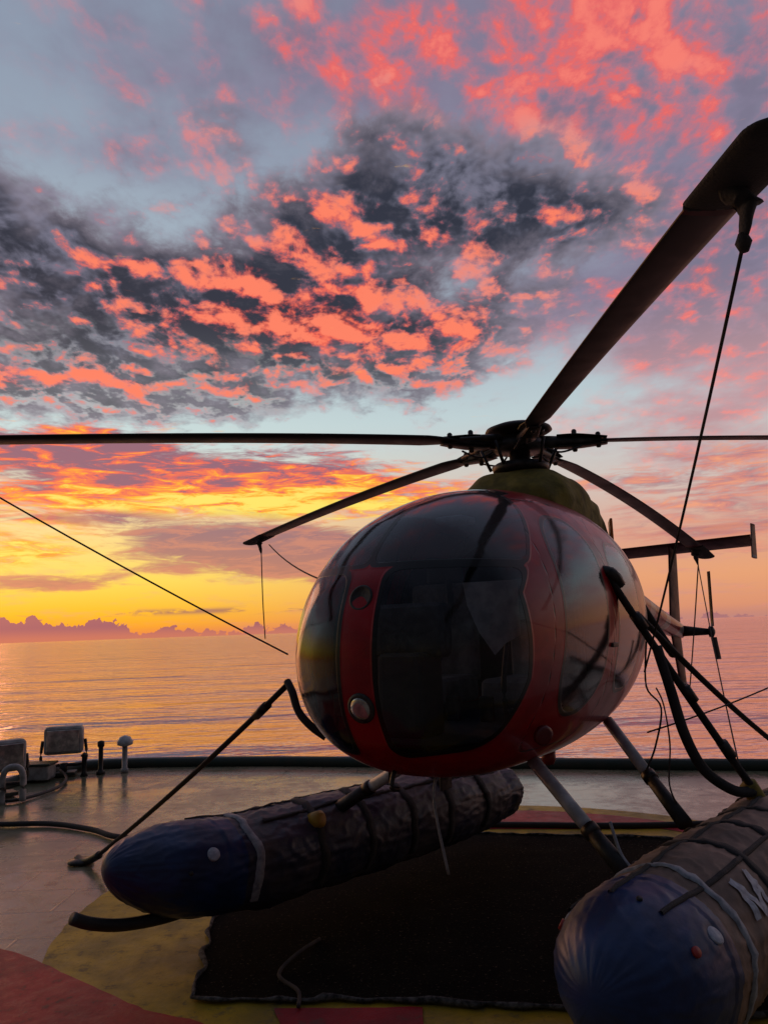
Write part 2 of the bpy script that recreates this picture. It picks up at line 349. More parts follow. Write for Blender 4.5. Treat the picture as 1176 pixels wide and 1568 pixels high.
# ---------------------------------------------------------------- helicopter
HX,HY=.97,5.41
HA=D2R(32.8)
ang=math.atan2(-math.cos(HA),-math.sin(HA))
heli=empty('helicopter',(HX,HY,0),ang)
hm=Matrix.Translation((HX,HY,0))@Matrix.Rotation(ang,4,'Z'); hi=hm.inverted()
L=lambda x,y,z: hi@Vector((x,y,z))
st=[(2.10,.015,1.61,1.58),(2.09,.13,1.72,1.47),(2.06,.27,1.84,1.35),(1.98,.43,2.01,1.21),(1.84,.55,2.17,1.11),(1.6,.655,2.35,1.02),(1.25,.725,2.49,.965),(.8,.755,2.575,.945),(.35,.757,2.60,.95),(-.1,.735,2.58,1.0),(-.5,.66,2.51,1.10),(-.9,.53,2.44,1.28),(-1.3,.375,2.34,1.50),(-1.65,.25,2.23,1.68),(-1.95,.175,2.14,1.78),(-2.6,.145,2.02,1.73),(-3.4,.115,1.86,1.63),(-4.25,.085,1.71,1.53)]
def sta(x):
    if x>=st[0][0]: return st[0][1:]
    for i in range(len(st)-1):
        if st[i][0]>=x>=st[i+1][0]:
            t=(st[i][0]-x)/(st[i][0]-st[i+1][0]); o=[]
            for k in (1,2,3):
                x0,x1=st[i][0],st[i+1][0]
                def slope(j):
                    j0=max(j-1,0);j1=min(j+1,len(st)-1); return (st[j1][k]-st[j0][k])/(st[j1][0]-st[j0][0])
                m0=slope(i)*(x1-x0); m1=slope(i+1)*(x1-x0); t2=t*t;t3=t2*t
                if i<4:
                    m0=(st[i+1][k]-st[i][k])*(1 if i else 1.6); m1=(st[i+1][k]-st[i][k])*.5+ .5*m1
                o.append((2*t3-3*t2+1)*st[i][k]+(t3-2*t2+t)*m0+(-2*t3+3*t2)*st[i+1][k]+(t3-t2)*m1)
            return o
    return st[-1][1:]
def sec(x,a,off=0):
    w_,zt,zb=sta(x); w_+=off; zt+=off; zb-=off
    zc=(zt*.5+zb*.5); h=(zt-zb)/2
    e_=2/2.2
    c,s=math.cos(a),math.sin(a)
    y=w_*math.copysign(abs(c)**e_,c); z=zc+h*math.copysign(abs(s)**e_,s)
    y*=1-.06*max(0,(z-zc)/max(h,.01))
    return Vector((x,y,z))
xs=[]
NA=150
for i in range(NA):
    q=i/(NA-1)*math.pi/2; xs.append(1.6+.5*math.cos(q))
for i in range(1,151): xs.append(1.6-i*(1.6+1.4)/150)
for i in range(1,41): xs.append(-1.4-i*(4.25-1.4)/40)
NR=288
V=[];Fc=[]
for x in xs:
    for j in range(NR): V.append(sec(x,2*math.pi*j/NR))
for it in range(60):
    W2=list(V)
    for i in range(1,NA+20):
        for j in range(NR):
            W2[i*NR+j]=V[i*NR+j]*.5+(V[(i-1)*NR+j]+V[(i+1)*NR+j])*.25
    V=W2
for it in range(40):
    W2=list(V)
    for i in range(NA-10,len(xs)-2):
        for j in range(NR):
            W2[i*NR+j]=V[i*NR+j]*.5+(V[(i-1)*NR+j]+V[(i+1)*NR+j])*.25
    V=W2
for i in range(len(xs)-1):
    for j in range(NR): Fc.append((i*NR+j,(i+1)*NR+j,(i+1)*NR+(j+1)%NR,i*NR+(j+1)%NR))
Fc.append(tuple(range(NR))); Fc.append(tuple(range((len(xs)-1)*NR,len(xs)*NR))[::-1])
def smin(vals,k=.07):
    r_=vals[0]
    for b_ in vals[1:]:
        h=max(k-abs(r_-b_),0)/k; r_=min(r_,b_)-h*h*k*.25
    return r_
def rr(x,z,x0,x1,z0,z1,rad):
    cx_,cz_=(x0+x1)/2,(z0+z1)/2; dx=abs(x-cx_)-(x1-x0)/2+rad; dz=abs(z-cz_)-(z1-z0)/2+rad
    return -(math.hypot(max(dx,0),max(dz,0))+min(max(dx,dz),0)-rad)
def win(v):
    x,y,z=v; ay=abs(y)
    post=(x-1.60)+(max(z-1.9,0))*.95-(max(1.5-z,0))*.35
    lower=smin([post*.8,(y-.125) if y>0 else (ay-.10),2.025-z,z-1.17-0.10*ay],.08)
    upper=smin([(x-.92)*.9,ay-.018,z-2.07,post*.85 if ay>.3 else 1],.05)
    o=max(lower,upper)
    if ay>.25:
        xc=x+(z-1.8)*.18
        o=max(o,rr(xc,z,.70,1.24,1.30,2.33,.24),rr(xc,z,.02,.48,1.36,2.22,.18))
    return max(-.2,min(.2,o))
def seam(v):
    x,y,z=v; ay=abs(y)
    if ay<.2: return .2
    xc=x+(z-1.8)*.18
    return min(.2,abs(rr(xc,z,.59,1.36,1.12,2.45,.2)),abs(rr(xc,z,-.08,.56,1.12,2.40,.2)))
def fusmat():
    m=bpy.data.materials.new('fuselage_shell'); m.use_nodes=True; nt=m.node_tree; b=nt.nodes['Principled BSDF']; out=nt.nodes['Material Output']
    def at(n):
        q=nt.nodes.new('ShaderNodeAttribute'); q.attribute_name=n; return S(nt,q.outputs['Fac'])
    tc=nt.nodes.new('ShaderNodeTexCoord'); v=S(nt,tc.outputs['Object']); s_=nt.nodes.new('ShaderNodeSeparateXYZ'); put(nt,s_.inputs[0],v)
    x_,z_=S(nt,s_.outputs[0]),S(nt,s_.outputs[2])
    wn=at('win'); sm=at('seam')
    nb=nz(nt,v,5,8,.6)
    c=mixc(nt,smooth(nt,nb,.4,.65),c3(.33,.004,.010),c3(.23,.003,.008))
    st_=M(nt,'SINE',(x_*1.0+z_*1.15)*8.0)
    c=mixc(nt,smooth(nt,st_,.55,.62)*smooth(nt,x_,.05,-.1),c,c3(.30,.26,.24))
    c=mixc(nt,smooth(nt,nz(nt,v,22,6,.7),.60,.72,0,.5),c,c3(.05,.02,.02))
    c=mixc(nt,smooth(nt,sm,.007,.003),c,c3(.01,.005,.005))
    c=mixc(nt,smooth(nt,wn,-.027,-.023),c,c3(.006,.006,.006))
    put(nt,b.inputs['Base Color'],c); put(nt,b.inputs['Roughness'],nb*.3+.22); b.inputs['Specular IOR Level'].default_value=.22
    b.inputs['Coat Weight'].default_value=.28; b.inputs['Coat Roughness'].default_value=.05
    bn=nt.nodes.new('ShaderNodeBump'); bn.inputs['Strength'].default_value=.4; bn.inputs['Distance'].default_value=.008
    put(nt,bn.inputs['Height'],smooth(nt,sm,.002,.01)+smooth(nt,wn,-.035,-.025)*.8-smooth(nt,wn,-.004,0)*.8); nt.links.new(bn.outputs[0],b.inputs['Normal'])
    tr=nt.nodes.new('ShaderNodeBsdfTransparent'); tr.inputs[0].default_value=c3(.62,.63,.66)
    gl=nt.nodes.new('ShaderNodeBsdfGlossy'); gl.inputs['Roughness'].default_value=.11; gl.inputs[0].default_value=c3(.9,.9,.95)
    df=nt.nodes.new('ShaderNodeBsdfDiffuse'); df.inputs[0].default_value=c3(.22,.21,.21)
    fr=nt.nodes.new('ShaderNodeFresnel'); fr.inputs[0].default_value=1.45
    # thin patchy dust; extra grey on upper panes stands in for sky reflection
    m0=nt.nodes.new('ShaderNodeMixShader'); put(nt,m0.inputs[0],smooth(nt,nz(nt,v,4,6,.7),.4,.75,.01,.06)+smooth(nt,z_,2.04,2.10,0,.17)); nt.links.new(tr.outputs[0],m0.inputs[1]); nt.links.new(df.outputs[0],m0.inputs[2])
    m1=nt.nodes.new('ShaderNodeMixShader'); put(nt,m1.inputs[0],S(nt,fr.outputs[0])); nt.links.new(m0.outputs[0],m1.inputs[1]); nt.links.new(gl.outputs[0],m1.inputs[2])
    m2=nt.nodes.new('ShaderNodeMixShader'); put(nt,m2.inputs[0],smooth(nt,wn,-.001,.001)); nt.links.new(b.outputs[0],m2.inputs[1]); nt.links.new(m1.outputs[0],m2.inputs[2])
    nt.links.new(m2.outputs[0],out.inputs[0]); return m
fus=mesh('fuselage',V,Fc,fusmat(),heli)
fa=fus.data.attributes.new('win','FLOAT','POINT'); fa.data.foreach_set('value',[win(v) for v in V])
fa=fus.data.attributes.new('seam','FLOAT','POINT'); fa.data.foreach_set('value',[seam(v) for v in V])
def skinx(y,z):
    best=None;bd=9
    for q in V[:NA*NR:3]:
        d=(q.y-y)**2+(q.z-z)**2
        if d<bd and q.x>1.2: bd=d;best=q
    return best.x
x1=skinx(.02,1.40); ax=Vector((1,0,-.28)).normalized()
lathe('landing_light',[(.066,-.05),(.072,.0),(.070,.010),(.058,.012)],(x1-.004,.02,1.40),m_metal,heli,axis=ax)
lathe('landing_light_lens',[(.058,.0),(.05,.010),(.03,.013),(.001,.014)],Vector((x1-.004,.02,1.40))+ax*.004,m_lens,heli,axis=ax)
x2=skinx(.01,1.90)
ax=Vector((1,0,.35)).normalized()
lathe('nose_vent',[(.062,-.03),(.064,.006),(.054,.009),(.05,.004),(.001,.002)],(x2-.002,.01,1.90),m_black,heli,axis=ax)
def slab(name,x,off,m):
    vs=[]; n=40
    for j in range(n): vs.append(sec(x,2*math.pi*j/n,-off))
    vs+= [q+Vector((-.03,0,0)) for q in vs]
    fc=[tuple(range(n)),tuple(range(n,2*n))[::-1]]+[(j,j+n,(j+1)%n+n,(j+1)%n) for j in range(n)]
    return mesh(name,vs,fc,m,heli,False)
slab('aft_bulkhead',-.25,.03,m_int)
fl=[];n=24
for i in range(n):
    x=-.2+i*(2.1)/(n-1); w_,zt,zb=sta(x); zc=(zt+zb)/2;h=(zt-zb)/2; z=1.22
    k=max(0,1-abs((z-zc)/h)**2.25)**(1/2.25)*w_-.03; fl.append((x,k))
vs=[(x,k,1.22) for x,k in fl]+[(x,-k,1.22) for x,k in fl]
mesh('cabin_floor',vs,[(i,i+1,n+i+1,n+i) for i in range(n-1)],m_int,heli,False)
for i,yy in enumerate((.34,-.34)):
    box('seat_base_%d'%i,(.82,yy,1.38),(.46,.46,.16),m_seat,heli,bev=.05)
    box('seat_back_%d'%i,(.58,yy,1.72),(.12,.44,.62),m_seat,heli,bev=.05)
    box('headrest_%d'%i,(.56,yy,2.1),(.09,.24,.14),m_int,heli,bev=.03)
    tube('shoulder_harness_%d'%i,[(.65,yy+.08,2.05),(.67,yy+.08,1.8),(.80,yy+.05,1.5)],.02,m_black,heli,flat=(1,.2))
    tube('cyclic_stick_%d'%i,[(1.2,yy,1.22),(1.22,yy,1.45),(1.14,yy,1.68)],.014,m_black,heli)
    box('pedal_%d'%i,(1.62,yy+.09,1.36),(.03,.07,.12),m_metal,heli); box('pedal_b_%d'%i,(1.62,yy-.09,1.36),(.03,.07,.12),m_metal,heli)
box('instrument_pedestal',(1.60,0,1.42),(.24,.26,.42),m_int,heli,bev=.04)
box('instrument_panel',(1.56,0,1.74),(.12,.42,.28),m_black,heli,bev=.05)
for i in range(4): lathe('gauge_%d'%i,[(.035,0),(.035,.01),(.03,.012)],(1.50,-.14+.09*i,1.77),m_metal,heli,axis=(-1,0,0),n=16)
mesh('sun_shade_cloth',[(1.36,.20,1.98),(1.34,.50,1.98),(1.33,.50,1.70),(1.34,.42,1.66),(1.35,.36,1.60),(1.36,.28,1.72),(1.36,.22,1.86)],[(0,1,2,3,4,5,6)],m_white,heli,False)
box('overhead_panel',(1.25,.12,2.33),(.18,.16,.04),m_white,heli,bev=.015)
box('door_handle',(.62,.755,1.62),(.10,.02,.025),m_metal,heli)
lathe('side_vent',[(.05,0),(.05,.02),(.035,.025),(.001,.02)],(1.38,.60,1.22),m_red,heli,axis=(.5,.8,-.3),n=20)
tube('belly_antenna',[(1.45,.05,1.02),(1.5,.05,.88),(1.42,.07,.52)],.007,m_grey,heli)
box('belly_blade_antenna',(1.1,-.1,.92),(.12,.015,.12),m_black,heli)
lathe('belly_beacon',[(.045,0),(.045,.05),(.03,.08),(.002,.09)],(.2,.15,.95),m_redf,heli,axis=(0,0,-1),n=20)
tube('tow_ring',[(1.75,-.02,1.07),(1.78,-.02,1.0),(1.72,-.02,.98)],.012,m_metal,heli)
for k,(x,y) in enumerate(((.9,-.45),(.6,-.5),(1.2,-.4))): tube('drain_%d'%k,[(x,y,1.05),(x+.01,y,.90)],.008,m_metal,heli)
# ---- mast fairing cover (olive canvas)
prof=[(.42,.20,2.56,2.50),(.36,.33,2.66,2.48),(.2,.40,2.78,2.44),(0,.41,2.82,2.42),(-.25,.40,2.80,2.4),(-.55,.38,2.72,2.35),(-.85,.33,2.58,2.3),(-1.05,.24,2.45,2.25),(-1.12,.10,2.36,2.25)]
V2=[];Fc=[];n=40
P2=[]
for i in range(len(prof)-1):
    for k in range(5):
        t_=k/5; P2.append([prof[i][q]*(1-t_)+prof[i+1][q]*t_ for q in range(4)])
P2.append(list(prof[-1]))
for (x,w_,zt,zb) in P2:
    for j in range(n+1):
        a_=math.pi*j/n; c,s=math.cos(a_),math.sin(a_)
        v=Vector((x,w_*math.copysign(abs(c)**.7,c),zb+(zt-zb)*abs(s)**.6))
        v+=Vector((0,0,1))*noise.noise(v*7)*.025+Vector((0,1,0))*noise.noise(v*9+Vector((5,0,0)))*.02*(1 if c>0 else -1)
        V2.append(v)
for i in range(len(P2)-1):
    for j in range(n): Fc.append((i*(n+1)+j,i*(n+1)+j+1,(i+1)*(n+1)+j+1,(i+1)*(n+1)+j))
mesh('engine_canvas_cover',V2,Fc,m_olive,heli)
box('cover_orange_patch',(-.80,.36,2.42),(.24,.02,.18),mat('orange_flap',c3(.75,.26,.03),c3(.6,.15,.02),.4),heli,rot=Matrix.Rotation(.35,3,'Z'))
# ---- rotor head
HZ=3.01
lathe('rotor_mast',[(.13,2.72),(.11,2.80),(.075,2.86),(.07,3.05)],(0,0,0),m_metal,heli)
lathe('swashplate',[(.10,2.80),(.19,2.81),(.20,2.85),(.17,2.87),(.10,2.875)],(0,0,0),m_metal,heli)
lathe('hub_plate',[(.05,2.95),(.17,2.955),(.18,3.0),(.14,3.06),(.06,3.07)],(0,0,0),m_metal,heli)
lathe('hub_cap',[(.03,3.06),(.21,3.085),(.235,3.10),(.225,3.12),(.16,3.145),(.06,3.155),(.01,3.156)],(0,0,0),m_blade,heli)
blades=[(201,3.98,.20,'a'),(-90,3.72,.12,'b'),(-11,3.98,.35,'c'),(51,3.98,.60,'d'),(128,3.98,.27,'e')]
tips={}
for th,rt,dr,nm in blades:
    a_=D2R(th); d=Vector((math.cos(a_),math.sin(a_),0)); s=Vector((-math.sin(a_),math.cos(a_),0))
    Pz=lambda r_,o=0,z=0: L(*(Vector((HX,HY,HZ-dr*(max(r_,0)/rt)**1.6+z))+d*r_+s*o))
    tube('blade_grip_'+nm,[Pz(.12),Pz(.3),Pz(.56)],[.055,.04,.026],m_metal,heli,subdiv=4)
    tube('lead_lag_plate_top_'+nm,[Pz(.26,0,.04),Pz(.40,0,.04),Pz(.60,0,.022)],[.055,.06,.04],m_metal,heli,flat=(1,.14))
    tube('lead_lag_plate_low_'+nm,[Pz(.26,0,-.04),Pz(.40,0,-.04),Pz(.60,0,-.022)],[.055,.06,.04],m_metal,heli,flat=(1,.14))
    tube('damper_'+nm,[Pz(.2,.09,.02),Pz(.34,.09,.01),Pz(.36,.085,.01),Pz(.50,.08,.0)],[.024,.024,.012,.012],m_metal,heli,subdiv=1)
    for rr_,hh in ((.38,.075),(.54,.05)): 
        c=Pz(rr_,0,0); lathe('pin_%s_%d'%(nm,int(rr_*100)),[(.012,-hh),(.018,-hh+.008),(.018,hh),(.010,hh+.01)],c,m_metal,heli,n=12)
    tube('pitch_link_'+nm,[L(HX+d.x*.19+s.x*.1,HY+d.y*.19+s.y*.1,2.84),Pz(.26,.12,-.01)],.012,m_metal,heli)
    tube('droop_cable_'+nm,[Pz(.18,-.06,-.05),Pz(.28,-.08,-.09),Pz(.42,-.06,-.05)],.007,m_black,heli)
    V2=[];Fc=[];n=14;K=60; idx=[]
    ch=.172
    for i in range(K+1):
        r_=.5+(rt-.5)*i/K
        cc=ch*(min(1,.45+(i/K)*9) if i<4 else 1)
        tw=D2R(9-8*i/K)
        for j in range(n):
            t_=2*math.pi*j/n; xx=math.cos(t_)*.5*cc; th_=.009*math.sin(t_)*(1.1+.6*math.cos(t_))*1.3
            V2.append(Pz(r_,xx*math.cos(tw)-.0,xx*math.sin(tw)+th_))
    for i in range(K):
        for j in range(n): Fc.append((i*n+j,i*n+(j+1)%n,(i+1)*n+(j+1)%n,(i+1)*n+j)); idx.append(1 if (K*.86<i<K*.93) else 0)
    Fc.append(tuple(range(n)));Fc.append(tuple(range(K*n,K*n+n))[::-1]); idx+=[0,0]
    mesh('rotor_blade_'+nm,V2,Fc,[m_blade,m_bladered],heli,True,idx)
    tube('tip_sock_'+nm,[Pz(rt-.38),Pz(rt-.36),Pz(rt-.2,0,-.004),Pz(rt-.02,0,-.006),Pz(rt+.03,0,-.006)],[.092,.098,.098,.095,.06],m_strap,heli,flat=(1,.20),n=16)
    tube('tip_sock_tail_'+nm,[Pz(rt-.3,.0,-.01),Pz(rt-.27,.03,-.05),Pz(rt-.27,.02,-.12),Pz(rt-.27,.01,-.17)],[.06,.045,.03,.01],m_strap,heli,flat=(1,.5))
    tips[nm]=hm@Pz(rt-.27,.01,-.17)
# ---- tail
def foil(name,a_,b_,ca,cb,cdir,tdir,m,thick=.03):
    a_=Vector(a_);b_=Vector(b_);cdir=Vector(cdir).normalized();tdir=Vector(tdir).normalized(); V=[];Fc=[];n=16;K=10
    for i in range(K+1):
        t_=i/K; c=ca*(1-t_)+cb*t_; q=a_.lerp(b_,t_)
        for j in range(n):
            u=2*math.pi*j/n; V.append(q+cdir*math.cos(u)*c/2+tdir*math.sin(u)*thick/2*(1-.3*math.cos(u)))
    for i in range(K):
        for j in range(n): Fc.append((i*n+j,i*n+(j+1)%n,(i+1)*n+(j+1)%n,(i+1)*n+j))
    Fc.append(tuple(range(n)));Fc.append(tuple(range(K*n,K*n+n))[::-1])
    return mesh(name,V,Fc,m,heli)
foil('upper_fin',(-4.1,0,1.6),(-4.3,0,2.58),.46,.30,(1,0,0),(0,1,0),m_tail,.06)
foil('lower_fin',(-4.1,0,1.62),(-4.25,0,1.02),.40,.24,(1,0,0),(0,1,0),m_tail,.06)
foil('tailplane',(-4.3,-.98,2.53),(-4.3,.86,2.58),.38,.38,(1,0,.22),(-.22,0,1),m_tail,.07)
for sgn in (-1,1): foil('endplate_%d'%(sgn+1),(-4.26,(.86 if sgn>0 else -.98),2.38),(-4.38,(.86 if sgn>0 else -.98),2.76),.34,.24,(1,0,0),(0,1,0),m_tail,.035)
tube('tail_gearbox',[(-4.2,0,1.62),(-4.2,.34,1.60)],[.07,.035],m_metal,heli)
lathe('tail_rotor_hub',[(.03,0),(.06,.01),(.06,.05),(.02,.07)],(-4.2,.33,1.6),m_metal,heli,axis=(0,1,0),n=16)
foil('tail_blade_up',(-4.2,.38,1.66),(-4.16,.40,2.26),.10,.10,(1,.5,0),(-.5,1,0),m_blade,.02)
foil('tail_blade_down',(-4.2,.38,1.54),(-4.24,.40,1.30),.10,.10,(1,-.5,0),(.5,1,0),m_blade,.02)
tube('tail_skid',[(-4.2,0,1.05),(-4.3,0,.95)],.012,m_metal,heli)
tube('exhaust',[(-1.25,.12,1.62),(-1.45,.14,1.52)],[.10,.11],m_metal,heli)
# ---- landing gear
FR=(1.07,3.86,.58);RRr=(1.64,4.66,.60);FL=(-.42,5.22,.60);RL=(.28,6.02,.60)
def strut(nm,top,mid,bot):
    t_=Vector(top); b_=L(*bot); m_=t_.lerp(b_,mid)
    tube('strut_'+nm,[t_,m_],.036,m_white,heli,n=14,flat=(1,1.0)); tube('strut_cuff_'+nm,[m_,t_.lerp(b_,mid+.06)],.045,m_metal,heli,n=14)
    tube('strut_fairing_'+nm,[m_,b_],[.036,.045],m_black,heli,n=14)
    return b_
strut('front_port',(.95,.36,1.02),.62,FR); strut('rear_port',(-.2,.42,1.10),.55,RRr)
strut('front_starboard',(.85,-.36,1.02),.55,FL); strut('rear_starboard',(-.15,-.42,1.08),.6,RL)
lathe('yellow_fitting',[(.03,-.05),(.05,-.04),(.05,.04),(.03,.05)],L(-.48,4.99,.62),m_yel,heli,axis=(0,1,.3),n=14)
tube('strut_strap',[L(1.03,3.95,.80),L(1.06,3.9,.66),L(1.10,3.80,.60)],.008,m_grey,heli)
# floats
def make_float(nm,tip,rear,Rm,zf,bluelen,top,side,rearr=.5,seed=0,nose=.42,npow=2.2,s0seg=.86):
    tip=Vector(tip);rear=Vector(rear); Lg=(rear-tip).length
    ax=(rear-tip).normalized(); sd=ax.cross(Vector((0,0,1))).normalized()
    def rad(s):
        d=s*Lg
        if d<nose: return Rm*max(.0,1-((nose-d)/nose)**npow)**.5*.97+.004
        e_=(1-s)*Lg
        if e_<1.0: return Rm*(rearr+(1-rearr)*(e_/1.0)**.8)*(1 if e_>.08 else max(.02,(e_/.08))**.5)
        return Rm
    def pt(s,ph,off=0):
        d=s*Lg; c=tip.lerp(rear,s); c.z+= zf*max(0,1-d/1.1)**2
        r_=rad(s)
        seg=.40
        bul=abs(math.sin(math.pi*(d-s0seg)/seg))**.5*.014 if d>s0seg else 0
        u=Vector((math.cos(ph),math.sin(ph),0))
        wr=noise.noise(Vector((d*2.4+seed,u.x*1.4,u.y*1.4)))*.018
        rid=max(0,1-abs(noise.noise(Vector((d*3+seed,u.x*5,u.y*5+4))))*5)
        rid2=max(0,1-abs(noise.noise(Vector((d*9+seed+u.x*2,u.x*3,u.y*3+9))))*5)
        r_+= (bul+wr+.008*rid+.007*rid2)*min(1,r_/.15)*(1 if d>bluelen else .6)
        r_+=off
        n_=sd*math.cos(ph)+Vector((0,0,1))*math.sin(ph)*(.94 if math.sin(ph)>0 else 1)
        q=c+n_*r_
        if q.z<.035: q.z=.035
        return hi@q
    K=260;n=120;V=[];Fc=[];idx=[]
    for i in range(K+1):
        s=(i/K)**1.25
        for j in range(n): V.append(pt(s,2*math.pi*j/n))
    for i in range(K):
        s=((i+.5)/K)**1.25
        for j in range(n):
            Fc.append((i*n+j,(i+1)*n+j,(i+1)*n+(j+1)%n,i*n+(j+1)%n)); ph=(2*math.pi*(j+.5)/n)
            idx.append(0 if s*Lg<bluelen else (1 if math.sin(ph)>-.1 else 2))
    Fc.append(tuple(range(n)));idx.append(0);Fc.append(tuple(range(K*n,K*n+n))[::-1]);idx.append(2)
    mesh('float_'+nm,V,Fc,[m_blue,top,side],heli,True,idx)
    def ring(name,s,m,r_=.012,fl=(2.2,.5),a0=-40,a1=220):
        V=[];Fc=[];w2=r_*fl[0]/Lg
        for k in range(49):
            ph=D2R(a0+(a1-a0)*k/48)
            wob=noise.noise(Vector((k*.15,s*9,0)))*.03/Lg
            V+= [pt(s-w2+wob,ph,.002),pt(s-w2*.8+wob,ph,.012),pt(s+w2*.8+wob,ph,.012),pt(s+w2+wob,ph,.002)]
        for k in range(48):
            for e_ in range(3): Fc.append((4*k+e_,4*k+e_+1,4*k+4+e_+1,4*k+4+e_))
        mesh(name,V,Fc,m,heli)
    def line(name,s0,s1,ph0,m,w=.012):
        K2=80;V=[];Fc=[];
        for k in range(K2+1):
            s=s0+(s1-s0)*k/K2; dw=w/Rm; ph=ph0+noise.noise(Vector((s*6,ph0,0)))*.05
            V+=[pt(s,ph-dw,.002),pt(s,ph-dw*.7,.011),pt(s,ph+dw*.7,.011),pt(s,ph+dw,.002)]
        for k in range(K2):
            for e_ in range(3): Fc.append((4*k+e_,4*k+e_+1,4*k+4+e_+1,4*k+4+e_))
        mesh(name,V,Fc,m,heli)
    def disc(name,s,ph,r_,m,h=.006):
        c=pt(s,ph,0); e1=(pt(s+.01,ph)-pt(s-.01,ph)).normalized(); e2=(pt(s,ph+.05)-pt(s,ph-.05)).normalized()
        nn=e1.cross(e2).normalized(); 
        cc=hi@(tip.lerp(rear,s)); 
        if nn.dot(c-cc)<0: nn=-nn
        lathe(name,[(r_,-.01),(r_,h),(r_*.9,h+.003),(.001,h+.003)],c,m,heli,axis=nn,n=24)
    return pt,ring,line,disc,Lg
ptL,ringL,lineL,discL,LgL=make_float('starboard',(-1.50,4.24,.45),(.95,6.75,.42),.268,.13,.70,m_coverd,m_coverd,.62,nose=.60,npow=2.0)
ringL('float_strap_L1',.78/LgL,m_grey,.013)
for k,d in enumerate((1.26,1.66,2.06,2.46,2.9)): ringL('float_strap_L%d'%(k+2),d/LgL,m_strap,.014)
for k,ph in enumerate((60,100,150)): lineL('float_line_L%d'%k,.5/LgL if k==1 else .9/LgL,.9,D2R(ph),m_strap)
m_patch=mat('pale_patch',c3(.45,.47,.52),c3(.3,.32,.38),.6,scale=40)
discL('float_patch_L1',.50/LgL,D2R(25),.036,m_patch); discL('float_valve_L2',.36/LgL,D2R(5),.012,m_black)
tube('end_cap_L',[L(.93,6.73,.42),L(1.0,6.80,.42)],[.10,.05],m_redf,heli)
ptR,ringR,lineR,discR,LgR=make_float('port',(.68,3.04,.37),(3.03,5.62,.43),.335,.04,.56,m_cover,m_cover,.6,seed=20,nose=.5,npow=2.1,s0seg=.70)
ringR('float_strap_R1',.68/LgR,m_grey,.009)
for k,d in enumerate((1.10,1.50,1.90,2.3,2.7)): ringR('float_strap_R%d'%(k+2),d/LgR,m_strap,.013)
for k,ph in enumerate((60,100,140)): lineR('float_line_R%d'%k,.3/LgR,.9,D2R(ph),m_strap)
for k,(d,ph,r_,mm_) in enumerate(((.36,150,.032,m_patch),(.46,32,.036,m_patch),(.26,150,.022,m_redf),(.30,30,.02,m_redf),(.3,78,.012,m_black))): discR('float_fit_R%d'%k,d/LgR,D2R(ph),r_,mm_)
def strip(nm,a0,b0,w=.018):
    V=[];Fc=[];K=12
    for k in range(K+1):
        t_=k/K; d=a0[0]+(b0[0]-a0[0])*t_; ph=a0[1]+(b0[1]-a0[1])*t_
        dd=b0[0]-a0[0]; dp=(b0[1]-a0[1])*.33; l_=math.hypot(dd,dp); px_,pp=-dp/l_*w,dd/l_*w/.33
        V+=[ptR((d+px_)/LgR,ph+pp,.008),ptR((d-px_)/LgR,ph-pp,.008)]
    for k in range(K): Fc.append((2*k,2*k+1,2*k+3,2*k+2))
    mesh(nm,V,Fc,m_patch,heli)
b0=D2R(24);b1=D2R(52)
strip('letter_m_1',(.82,b0),(.82,b1));strip('letter_m_2',(.82,b1),(.90,b0));strip('letter_m_3',(.90,b0),(.98,b1));strip('letter_m_4',(.98,b1),(.98,b0))
tube('skid_starboard',[L(-1.60,4.10,.40),L(-1.53,4.18,.345),L(-1.40,4.32,.29),L(-1.2,4.55,.26),L(-1.0,4.78,.30)],.032,m_black,heli)
# ---------------------------------------------------------------- tie downs
def sag(a_,b_,s_,n=10):
    a_=Vector(a_);b_=Vector(b_); return [a_.lerp(b_,i/n)-Vector((0,0,s_*4*(i/n)*(1-i/n))) for i in range(n+1)]
sup=empty('tie_down_strap')
tube('webbing',sag((-.58,4.52,1.46),(-2.36,6.47,.06),.03),.024,m_strap,sup,flat=(1,.55),subdiv=2)
tube('ratchet',[(-.72,4.68,1.34),(-.80,4.76,1.27)],.035,m_metal,sup,flat=(1,.7))
tube('upper_loop',[(-.58,4.52,1.48),(-.545,4.47,1.42),(-.51,4.44,1.32),(-.44,4.42,1.24),(-.36,4.42,1.18)],.022,m_strap,sup)
tube('deck_hook',[(-2.30,6.40,.10),(-2.44,6.5,.03),(-2.55,6.6,.03)],.03,m_metal,sup)
lathe('deck_ring',[(.10,.0),(.10,.02),(.04,.03),(.01,.03)],(-2.5,6.55,.01),m_metal,sup)
sup2=empty('tie_down_strap.001')
tube('webbing',sag((1.28,4.58,2.03),(2.08,4.70,.74),.02),.034,m_strap,sup2,flat=(1,.6),subdiv=2)
tube('hose_loop',[(1.55,4.62,1.60),(1.60,4.60,1.36),(1.66,4.6,1.10),(1.76,4.62,.90),(1.92,4.64,.78),(2.05,4.68,.76)],.030,m_strap,sup2)
tube('bracket',[(1.20,4.62,2.05),(1.30,4.56,2.03),(1.36,4.6,1.96)],.035,m_metal,sup2)
for k,q in enumerate((.22,.55,.8)): 
    c=Vector((1.28,4.58,2.03)).lerp(Vector((2.08,4.70,.74)),q); dd=Vector((.8,.12,-1.29)).normalized(); tube('buckle_%d'%k,[c-dd*.05,c+dd*.05],.042,m_metal,sup2,flat=(1,.75),n=8)
tube('olive_end',[(2.03,4.70,.80),(2.12,4.72,.66),(2.2,4.8,.62)],.05,m_olive,sup2)
sup3=empty('tie_down_strap.002')
tube('webbing',sag((1.40,4.85,1.94),(3.4,6.9,.55),.06),.026,m_strap,sup3,flat=(1,.6),subdiv=2)
